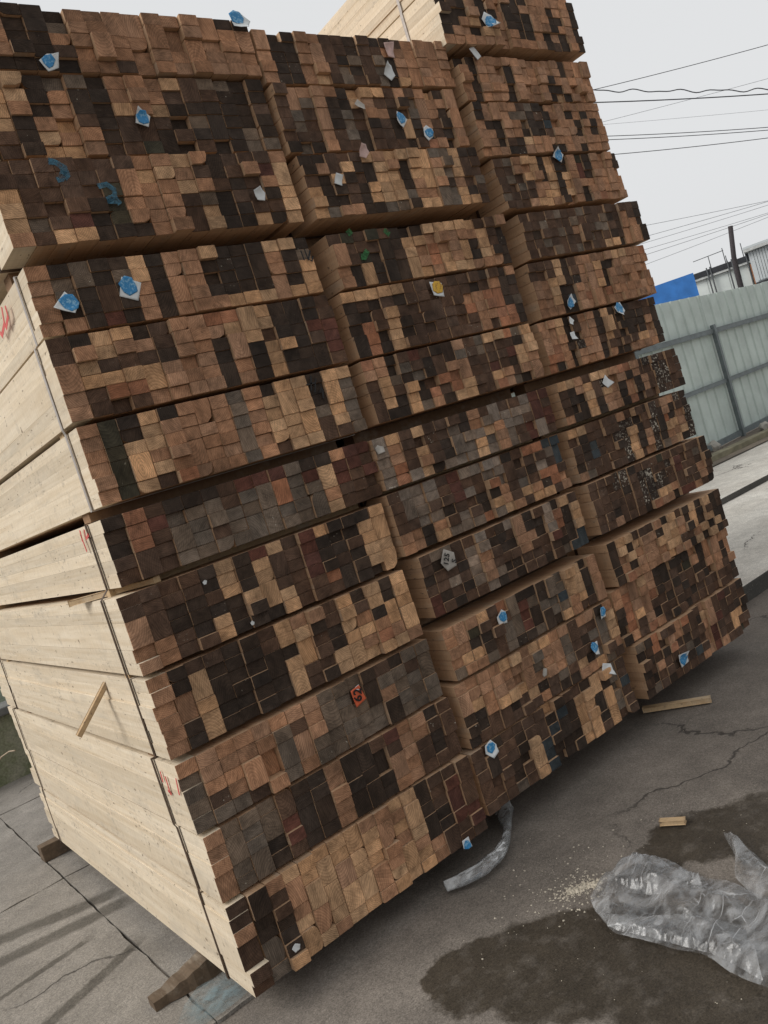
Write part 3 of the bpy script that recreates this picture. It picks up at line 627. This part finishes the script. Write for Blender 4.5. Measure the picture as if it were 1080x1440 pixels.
# sawdust and crumbs
V, F = [], []
def crumb(x, y, s):
    b0 = len(V); h = s * rnd.uniform(.35, .8); a = rnd.uniform(0, 6.28)
    for k in range(4):
        q = a + k * 1.57 + rnd.uniform(-.4, .4); V.append((x + math.cos(q) * s, y + math.sin(q) * s, -.012))
    V.append((x + rnd.uniform(-.3, .3) * s, y + rnd.uniform(-.3, .3) * s, h - .011))
    for k in range(4): F.append((b0 + k, b0 + (k + 1) % 4, b0 + 4))
for i in range(420):
    t = rnd.random(); cx, cy = 1.70 + .12 * t, 2.08 - .075 * t
    sp = .016 + .045 * (rnd.random() ** 2) * (1.6 - t); crumb(cx + rnd.gauss(0, sp), cy + rnd.gauss(0, sp), rnd.uniform(.001, .005))
for i in range(260):
    crumb(rnd.uniform(1.3, 3.2), rnd.uniform(1.0, 2.45), rnd.uniform(.0007, .0022))
for i in range(46):
    t = rnd.random(); crumb(1.725 + .10 * t + rnd.gauss(0, .008), 2.065 - .065 * t + rnd.gauss(0, .008), rnd.uniform(.007, .014))
for i in range(90):
    crumb(rnd.gauss(1.78, .16), rnd.gauss(2.13, .10), rnd.uniform(.0015, .005))
o = link('sawdust', mesh(V, F), simple('sawdust', (.46, .41, .33), .9, 0, .5, 90)); tag(o, 'pale sawdust crumbs scattered on the asphalt', 'sawdust', None, 'stuff')

# clear plastic film
def mat_film(name, tint=(.66, .67, .68), cover=.02, cl=.25):
    b = NB(name); tc = b.n('TexCoord').outputs['Object']
    tr = b.n('BsdfTransparent'); tr.inputs[0].default_value = (.93, .93, .93, 1); mixs = b.n('MixShader'); mix2 = b.n('MixShader')
    lw = b.n('LayerWeight'); lw.inputs[0].default_value = .3
    cloud = b.rng(b.noise(b.vec('MULTIPLY', tc, (1, 1.8, 1)), 6.5, 6, .6, .8), .46, .62, 0, cl)
    ln = None
    wob = b.vec('ADD', tc, b.vec('SCALE', b.noise(tc, 7, 2, .5, col=True), .05))
    for sc_, wd_, st in ((5, .022, .42), (12, .035, .24)):
        vo = b.n('TexVoronoi'); vo.feature = 'DISTANCE_TO_EDGE'; vo.inputs['Scale'].default_value = sc_; b.l(b.vec('MULTIPLY', wob, (1, 2.6, .3)), vo.inputs['Vector'])
        k = b.math('MULTIPLY', b.rng(vo.outputs['Distance'], wd_, 0, 0, st), b.rng(b.noise(tc, sc_ * .9, 2), .47, .60)); ln = k if ln is None else b.math('MAXIMUM', ln, k)
    fac = b.math('ADD', b.math('MAXIMUM', cloud, ln), b.math('ADD', b.math('MULTIPLY', lw.outputs['Facing'], .28), cover), clamp=True)
    df = b.n('BsdfDiffuse'); df.inputs[0].default_value = (*tint, 1)
    b.l(fac, mixs.inputs[0]); b.l(tr.outputs[0], mixs.inputs[1]); b.l(df.outputs[0], mixs.inputs[2])
    gl = b.n('BsdfGlossy'); gl.inputs['Roughness'].default_value = .17; gl.inputs[0].default_value = (.9, .9, .9, 1)
    fr = b.n('Fresnel'); fr.inputs[0].default_value = 1.5; fa = b.math('ADD', b.math('MULTIPLY', fr.outputs[0], .75), .0, clamp=True)
    b.l(fa, mix2.inputs[0]); b.l(mixs.outputs[0], mix2.inputs[1]); b.l(gl.outputs[0], mix2.inputs[2]); b.l(mix2.outputs[0], b.out.inputs[0])
    bp = b.n('Bump'); bp.inputs['Strength'].default_value = .5; bp.inputs['Distance'].default_value = .012; vf = b.n('TexVoronoi'); vf.inputs['Scale'].default_value = 15; b.l(b.vec('MULTIPLY', wob, (1, 2.6, .3)), vf.inputs['Vector']); b.l(b.math('ADD', b.math('MULTIPLY', vf.outputs['Distance'], 1.2), b.math('MULTIPLY', b.noise(tc, 30, 3, .55), .5)), bp.inputs['Height'])
    for q in (df, gl, fr): b.l(bp.outputs[0], q.inputs['Normal'])
    b.t.nodes.remove(b.p); return b.m
M_FILM = mat_film('clear_plastic_film'); M_FILM2 = mat_film('bunched_plastic_film', (.55, .56, .56), .08, .45)
def lerp_poly(P, t):
    L = [0]
    for a, b_ in zip(P, P[1:]): L.append(L[-1] + (b_ - a).length)
    s = t * L[-1]
    for i in range(len(P) - 1):
        if s <= L[i + 1] or i == len(P) - 2: return P[i].lerp(P[i + 1], (s - L[i]) / max(1e-6, L[i + 1] - L[i]))
FOLDS = ((.3, .35, .8), (1.9, .55, .5), (2.8, .9, .35), (.9, 1.5, .22), (2.2, 2.3, .12))
def crumple(name, up, lo, nu, nv, h, mat, label, seed, base=.004, fold=9.0, parent=None):
    """sheet spanned between two ground outlines, with sharp folds"""
    U = [on_z(a, b_, 0) for a, b_ in up]; Lw = [on_z(a, b_, 0) for a, b_ in lo]; V, F = [], []
    for i in range(nu + 1):
        a, b_ = lerp_poly(U, i / nu), lerp_poly(Lw, i / nu)
        for j in range(nv + 1):
            t = j / nv; p = a.lerp(b_, t); e = min(1, 5 * min(t, 1 - t) + .12) * min(1, 7 * i / nu + .15)
            q = Vector((p.x * 5 + seed, p.y * 5, 0)); w1 = noise.noise_vector(q * .5); z = 0
            for kk, (fa_, fq, am) in enumerate(FOLDS):
                u_ = (p.x * math.cos(fa_ + seed) + p.y * math.sin(fa_ + seed)) * fq * fold + w1[kk % 3] * 1.1 + kk * .37 + seed
                z += am * abs((u_ % 1.0) * 2 - 1) ** 1.3 * (.35 + .9 * abs(noise.noise(q * .8 + Vector((kk * 3.1, 0, 5)))))
            z = base + h * e * z; jit = noise.noise_vector(q * 1.6 + Vector((0, 0, 4))) * .015
            V.append((p.x + jit.x, p.y + jit.y, z))
    for i in range(nu):
        for j in range(nv):
            a = i * (nv + 1) + j; F.append((a, a + 1, a + nv + 2, a + nv + 1))
    c = Vector(V[len(V) // 2]); c.z = 0
    o = link(name, mesh([Vector(v) - c for v in V], F, True), mat, parent, c)
    return tag(o, label, 'plastic sheet') if label else o
big = crumple('plastic_sheet', [(829, 1262), (845, 1240), (870, 1222), (905, 1203), (930, 1208), (960, 1224), (1000, 1238), (1045, 1250), (1110, 1272), (1190, 1300)],
        [(829, 1264), (836, 1284), (856, 1306), (866, 1316), (905, 1324), (945, 1337), (985, 1346), (1030, 1370), (1085, 1395), (1170, 1430)], 110, 60, .062, M_FILM, 'large crumpled clear plastic sheet lying on the wet asphalt', 3.1)
crumple('film_fold', [(838, 1280), (862, 1290), (910, 1292), (960, 1290), (1010, 1300), (1060, 1310)], [(858, 1307), (870, 1315), (910, 1322), (950, 1333), (1000, 1350), (1075, 1386)], 70, 30, .05, M_FILM, None, 9.7, .010, 11, big)
crumple('film_fold', [(862, 1230), (890, 1216), (915, 1212), (945, 1222), (985, 1238)], [(850, 1262), (880, 1262), (915, 1268), (950, 1262), (990, 1258)], 50, 34, .06, M_FILM, None, 21.4, .012, 13, big)
crumple('plastic_sheet', [(1019, 1173), (1040, 1190), (1065, 1208), (1095, 1230), (1150, 1262)], [(1019, 1175), (1032, 1208), (1036, 1236), (1060, 1262), (1140, 1300)], 50, 30, .05, M_FILM, 'pointed torn piece of clear plastic behind the large sheet', 14.2)
# bunched film strip under the middle bundle
path = [on_z(a, b_, .02) for a, b_ in ((626, 1246), (650, 1236), (676, 1222), (698, 1204), (711, 1182), (714, 1162), (708, 1140), (700, 1118))]
V, F = [], []; NS = 40; NA = 18
for i in range(NS + 1):
    p = lerp_poly(path, i / NS); p2_ = lerp_poly(path, min(1, i / NS + .01)); p1_ = lerp_poly(path, max(0, i / NS - .01)); t = (p2_ - p1_).normalized(); s = t.cross(Vector((0, 0, 1)))
    wd = .026 + .012 * math.sin(i * .23)
    for k in range(NA):
        q = 2 * math.pi * k / NA; r = 1 + .35 * noise.noise(Vector((i * .10, math.cos(q) * 2.2, math.sin(q) * 2.2))) + .25 * noise.noise(Vector((i * .3, math.cos(q) * 5, math.sin(q) * 5)))
        pp = p + s * math.cos(q) * wd * r; V.append((pp.x, pp.y, max(.0005, .017 + math.sin(q) * .018 * r)))
for i in range(NS):
    for k in range(NA): F.append((i * NA + k, i * NA + (k + 1) % NA, (i + 1) * NA + (k + 1) % NA, (i + 1) * NA + k))
F += [tuple(range(NA)), tuple(range(NS * NA, NS * NA + NA))]
c = Vector((path[3].x, path[3].y, 0)); o = link('plastic_film_strip', fix(mesh([Vector(v) - c for v in V], F, True)), M_FILM2, None, c)
tag(o, 'bunched strip of plastic film curling out from under the stack', 'plastic film')

# ------------------------------------------------------------------ left: low mossy wall
def mat_moss():
    b = NB('mossy_concrete'); pos = b.n('NewGeometry').outputs['Position']; f = b.rng(b.noise(pos, 5, 5, .6), .35, .62)
    c = b.mix(f, (.15, .17, .085), (.30, .29, .215)); c = b.vec('SCALE', c, b.rng(b.noise(pos, 60, 3), .3, .7, .7, 1.2)); return b.fin(c, .9)
M_MOSS = mat_moss()
wl = empty('low_wall', (0, 7.3, 0), 'low mossy green concrete wall behind the far end of stack', 'wall')
box('wall_body', -8, 3.2, 7.20, 7.42, -.02, .52, M_MOSS, wl, .015); box('coping', -8.03, 3.23, 7.15, 7.47, .521, .585, simple('grey_coping', (.16, .16, .15), .85), wl, .012)
bk = empty('boundary_fence', (0, 9.5, 0), 'pale green board fence far behind the left end of stack', 'fence')
for i in range(14):
    x = -9 + i * .9; box('fence_board', x, x + .885, 9.5, 9.53, .05, 2.2, simple('green_board', (.34, .38, .29), .7) if i == 0 else bpy.data.materials['green_board'], bk, .003)

# ------------------------------------------------------------------ right: ribbed metal fence
FA, FB = Vector((10.584, 6.832, 0)), Vector((12.933, 7.109, 0)); FD = (FB - FA).normalized(); FN = Vector((FD.y, -FD.x, 0))
def fpos(s, z, n=0.0): p = Vector((11.75, 6.97, 0)) + FD * s + FN * n; return Vector((p.x, p.y, z))
M_SHEET = simple('pale_green_painted_steel', (.47, .535, .50), .5, .0, .18, 3.0, .05); M_FRAME = simple('grey_fence_frame', (.155, .18, .185), .55, .2, .25, 9)
fn = empty('metal_fence', fpos(0, .19), 'pale green ribbed metal fence with grey posts and rails', 'fence')
BAY = 2.46
def rib_panel(s0, s1, z0, z1):
    prof = []; s = s0; pitch = .30
    while s < s1 - .02:
        e = min(s + pitch, s1); prof += [(s, 0), (max(s, e - .052), 0), (max(s, e - .036), .022), (max(s, e - .016), .022)]; s = e
    prof.append((s1, 0)); V, F = [], []; o0 = fpos((s0 + s1) / 2, z0)
    for a, n in prof:
        for z in (z0, z1):
            for th in (0, -.004): V.append(fpos(a, z, n + th) - o0)
    for i in range(len(prof) - 1):
        a, b_ = i * 4, i * 4 + 4
        F += [(a, b_, b_ + 2, a + 2), (a + 1, a + 3, b_ + 3, b_ + 1), (a + 2, b_ + 2, b_ + 3, a + 3), (a, a + 1, b_ + 1, b_)]
    F += [(0, 2, 3, 1), (len(V) - 4, len(V) - 3, len(V) - 1, len(V) - 2)]
    return link('ribbed_panel', fix(mesh(V, F)), M_SHEET, fn, o0)
for k in range(-3, 5):
    s0 = k * BAY; rib_panel(s0 + .012, s0 + BAY - .012, .235, 2.39 + (.012 if k % 2 else 0))
    a = fpos(s0, .12, .075); o = link('post', box_me(-.035, .035, -.03, .03, 0, 1.80, .004), M_FRAME, fn, a); o.rotation_euler.z = math.atan2(FD.y, FD.x)
    for z, hh in ((1.83, .036), (1.06, .03), (.235, .04)):
        A, B = fpos(s0 + .037, z, .052), fpos(s0 + BAY - .037, z, .052); link('rail', beam_me(A, B, .045, hh * 2), M_FRAME, fn, A)
# rubble and broken kerb at the fence foot
o = box('broken_kerb', 9.45, 15.5, 6.20, 6.36, .165, .245, simple('mossy_kerb', (.22, .20, .135), .9, 0, .4, 6), None, .012, .006); tag(o, 'mossy broken kerb stone lying below the metal fence', 'kerb')
M_STONE = simple('rubble_stone', (.36, .34, .30), .9, 0, .3, 10)
for i, (px, py, s, lb) in enumerate(((1004, 634, .11, 'pale rubble stone at fence foot next to the stack'), (1076, 604, .09, 'small rubble lump under the fence at the frame edge'))):
    p = on_z(px, py, .17); bm = bmesh.new(); bmesh.ops.create_icosphere(bm, subdivisions=2, radius=s)
    for v in bm.verts: v.co = Vector((v.co.x * 1.2, v.co.y * .8, v.co.z * .8)) * (1 + .35 * noise.noise(v.co * 14 + Vector((i * 5, 0, 0)))); v.co.z += s * .55
    me = bpy.data.meshes.new('stone'); bm.to_mesh(me); bm.free(); tag(link('rubble_stone', me, M_STONE, None, p), lb, 'stone')
V, F = [], []
for i in range(260): 
    x = rnd.uniform(9.2, 15); crumb(x, 6.45 + (x - 9) * .03 + rnd.gauss(0, .15), rnd.uniform(.008, .035))
V = [(x, y, z + .172) for x, y, z in V]
o = link('debris', mesh(V, F), simple('debris', (.07, .06, .05), .9, 0, .6, 9)); tag(o, 'dark litter and debris along the foot of fence', 'debris', None, 'stuff')

# ------------------------------------------------------------------ far buildings, pole, cables
M_BLUET = simple('blue_tarpaulin', (.035, .16, .46), .5, 0, .25, 4, .4); M_WALL = simple('white_panel', (.60, .64, .62), .6, 0, .10, 2); M_DARK = simple('dark_roof_edge', (.035, .037, .042), .7, 0, .3, 5)
M_GUT = simple('pale_gutter', (.48, .49, .48), .6); M_BRICK = simple('orange_pier', (.36, .17, .09), .85); M_CLAD = simple('grey_cladding', (.50, .53, .54), .5, .1, .1, 2); M_PIPE = simple('dark_pipe', (.07, .075, .08), .6); M_POLE = simple('dark_pole', (.045, .038, .04), .75, 0, .3, 20)
def frame2(pa, pb, dist):
    """horizontal frame of a far wall seen between two image columns"""
    A, B = at(*pa, dist), at(*pb, dist); D = Vector((B.x - A.x, B.y - A.y, 0)); L = D.length; D.normalize(); N = Vector((D.y, -D.x, 0))
    if N.dot(Vector((A.x, A.y, 0))) > 0: N = -N
    return Vector((A.x, A.y, 0)), D, N, L
def obox(name, O, D, N, s0, s1, n0, n1, z0, z1, mat, parent):
    c = O + D * ((s0 + s1) / 2) + N * ((n0 + n1) / 2); o = link(name, box_me(-(s1 - s0) / 2, (s1 - s0) / 2, -(n1 - n0) / 2, (n1 - n0) / 2, 0, z1 - z0, .006), mat, parent, Vector((c.x, c.y, z0)))
    o.rotation_euler.z = math.atan2(D.y, D.x); return o
# blue tarpaulin shed
O, D, N, L = frame2((925, 402), (973, 383), 20)
bs = empty('blue_shed', (O.x, O.y, .17), 'blue tarpaulin covered shed rising above the fence', 'shed')
c0 = O; nx, nz = 16, 10; V, F = [], []
s_a, s_b, zt = -3.0, L + .02, 3.29
for i in range(nx + 1):
    for j in range(nz + 1):
        s = s_a + (s_b - s_a) * i / nx; z = .17 + (zt - .17) * j / nz; q = Vector((s * 1.4, z * 1.7, 3)); n = .05 * noise.noise(q) + .025 * noise.noise(q * 2.7)
        p = c0 + D * s + N * n; V.append((p.x, p.y, z))
for i in range(nx):
    for j in range(nz): a = i * (nz + 1) + j; F.append((a, a + nz + 1, a + nz + 2, a + 1))
link('tarpaulin', mesh([Vector(v) - bs.location for v in V], F, True), M_BLUET, bs, bs.location)
obox('shed_body', O, D, N, s_a + .01, s_b - .02, -1.6, -.1, .17, zt - .02, M_BLUET, bs)
# low white building
O, D, N, L = frame2((975, 390), (1062, 355), 28)
hb = empty('white_building', (O.x, O.y, .17), 'low white panelled building with dark roof edge beyond the fence', 'building')
L2 = L + .05
obox('wall_core', O, D, N, -4, L2, -5, -.03, .17, 3.70, M_WALL, hb)
s = -4.0; k = 0
while s < L2 - .3:
    e = min(s + .62, L2); obox('wall_panel', O, D, N, s + .008, e - .008, -.028, 0, .2, 3.66, M_WALL, hb); s = e
obox('gutter', O, D, N, -4.1, L2 + .1, .0, .10, 3.66, 3.73, M_GUT, hb); obox('roof', O, D, N, -4.15, L2 + .12, -5.1, .12, 3.735, 3.90, M_DARK, hb)
for s in (.42, .52, 1.02, 1.14, 1.55, 1.98):
    a = O + D * s + N * .13; link('drain_pipe', tube_me([(0, 0, 0), (0, 0, 2.2)], .022, 6), M_PIPE, hb, Vector((a.x, a.y, 1.75)))
for s, z in ((.55, 4.32), (.98, 4.40), (1.02, 4.15), (1.5, 4.35), (2.1, 4.18)):
    a = O + D * s - N * .3; link('roof_rail', tube_me([(0, 0, 0), (0, 0, z - 3.89)], .014, 5), M_PIPE, hb, Vector((a.x, a.y, 3.89)))
a = O + D * .1 - N * .3; b_ = O + D * 1.0 - N * .3; link('roof_rail', tube_me([(0, 0, 0), (b_.x - a.x, b_.y - a.y, .02)], .011, 5), M_PIPE, hb, Vector((a.x, a.y, 4.30)))
obox('brick_pier', O, D, N, L2 - .28, L2 - .10, .001, .12, .2, 3.62, M_BRICK, hb)
# taller clad building at the frame edge
O, D, N, L = frame2((1055, 368), (1080, 358), 26.5)
rb = empty('clad_building', (O.x, O.y, .17), 'grey corrugated building at the right edge beyond the fence', 'building')
obox('wall_core', O, D, N, .0, 6, -4, -.06, .17, 3.92, M_CLAD, rb); s = .06
while s < 3.2: obox('cladding_strip', O, D, N, s, s + .062, -.058, -.03, 3.0, 3.86, M_CLAD, rb); s += .075
obox('gutter', O, D, N, -.1, 6.1, -.05, .13, 3.87, 3.95, M_GUT, rb); obox('roof', O, D, N, -.1, 6.1, -4.1, .1, 3.955, 4.02, M_CLAD, rb)
obox('dark_band', O, D, N, .0, 6.05, .001, .05, 2.80, 2.97, M_DARK, rb)
# leaning pole
A, B = at(1044, 412, 24), at(1027, 318, 24); M_ = at(1032, 362, 24)
o = link('dark_pole', tube_me([Vector((B.x * .2 + A.x * .8 - A.x, 0, .17 - .17)), A - Vector((A.x, A.y, .17)), M_ - Vector((A.x, A.y, .17)), B - Vector((A.x, A.y, .17))], [.075, .07, .062, .06], 10), M_POLE, None, Vector((A.x, A.y, .17)))
tag(o, 'thick dark leaning pole standing beyond the fence', 'pole')
# cables
M_CAB = simple('black_cable', (.06, .062, .07), .6); M_CAB2 = simple('thin_grey_wire', (.22, .23, .25), .6)
CB = [((838, 128), (1080, 62), 26, .010, 0, 'topmost dark cable rising to the upper right'), ((838, 130), (1080, 125), 22, .013, 1, 'slack wavy black cable running almost level'),
      ((838, 147), (1080, 131), 22, .014, 0, 'straight thick black cable just below the wavy one'), ((850, 172), (1080, 110), 34, .007, 2, 'thin grey wire crossing the thick black cable'),
      ((852, 176), (1080, 154), 34, .005, 2, 'faintest thin wire between the cable pairs'), ((858, 194), (1080, 178), 24, .010, 0, 'upper cable of the close parallel pair'),
      ((860, 199), (1080, 182), 24, .010, 0, 'lower cable of the close parallel pair'), ((862, 220), (1080, 193), 24, .010, 0, 'single cable just below the parallel pair'),
      ((903, 319), (1080, 282), 40, .010, 2, 'highest of the fan of wires above the fence'), ((910, 333), (1080, 283), 40, .010, 2, 'second highest of the fan of wires above the fence'),
      ((912, 341), (1080, 288), 40, .009, 2, 'third highest of the fan of wires above the fence'), ((910, 351), (1080, 299), 40, .009, 2, 'fourth highest of the fan of wires above the fence'),
      ((912, 358), (1080, 301), 40, .010, 2, 'fifth highest of the fan of wires above the fence'), ((916, 370), (1080, 305), 40, .009, 2, 'lowest of the fan of wires above the fence')]
for a, b_, dd, rad, typ, lb in CB:
    A, B = at(*a, dd), at(*b_, dd + 1.5); DV = B - A; A0 = A - DV * .8; B0 = B + DV * 1.6; P = []
    n = 160 if typ == 1 else 40
    for i in range(n + 1):
        t = i / n; p = A0.lerp(B0, t); sag = .25 if typ < 2 else .15
        p.z -= sag * 4 * (t * (1 - t)) - sag * .92
        if typ == 1: p.z += .028 * math.sin(i * .55) + .018 * math.sin(i * .93 + 1)
        P.append(p)
    o = link('overhead_cable', tube_me([p - P[0] for p in P], rad, 5), M_CAB if typ < 2 else M_CAB2, None, P[0]); tag(o, lb, 'cable', 'overhead cables')
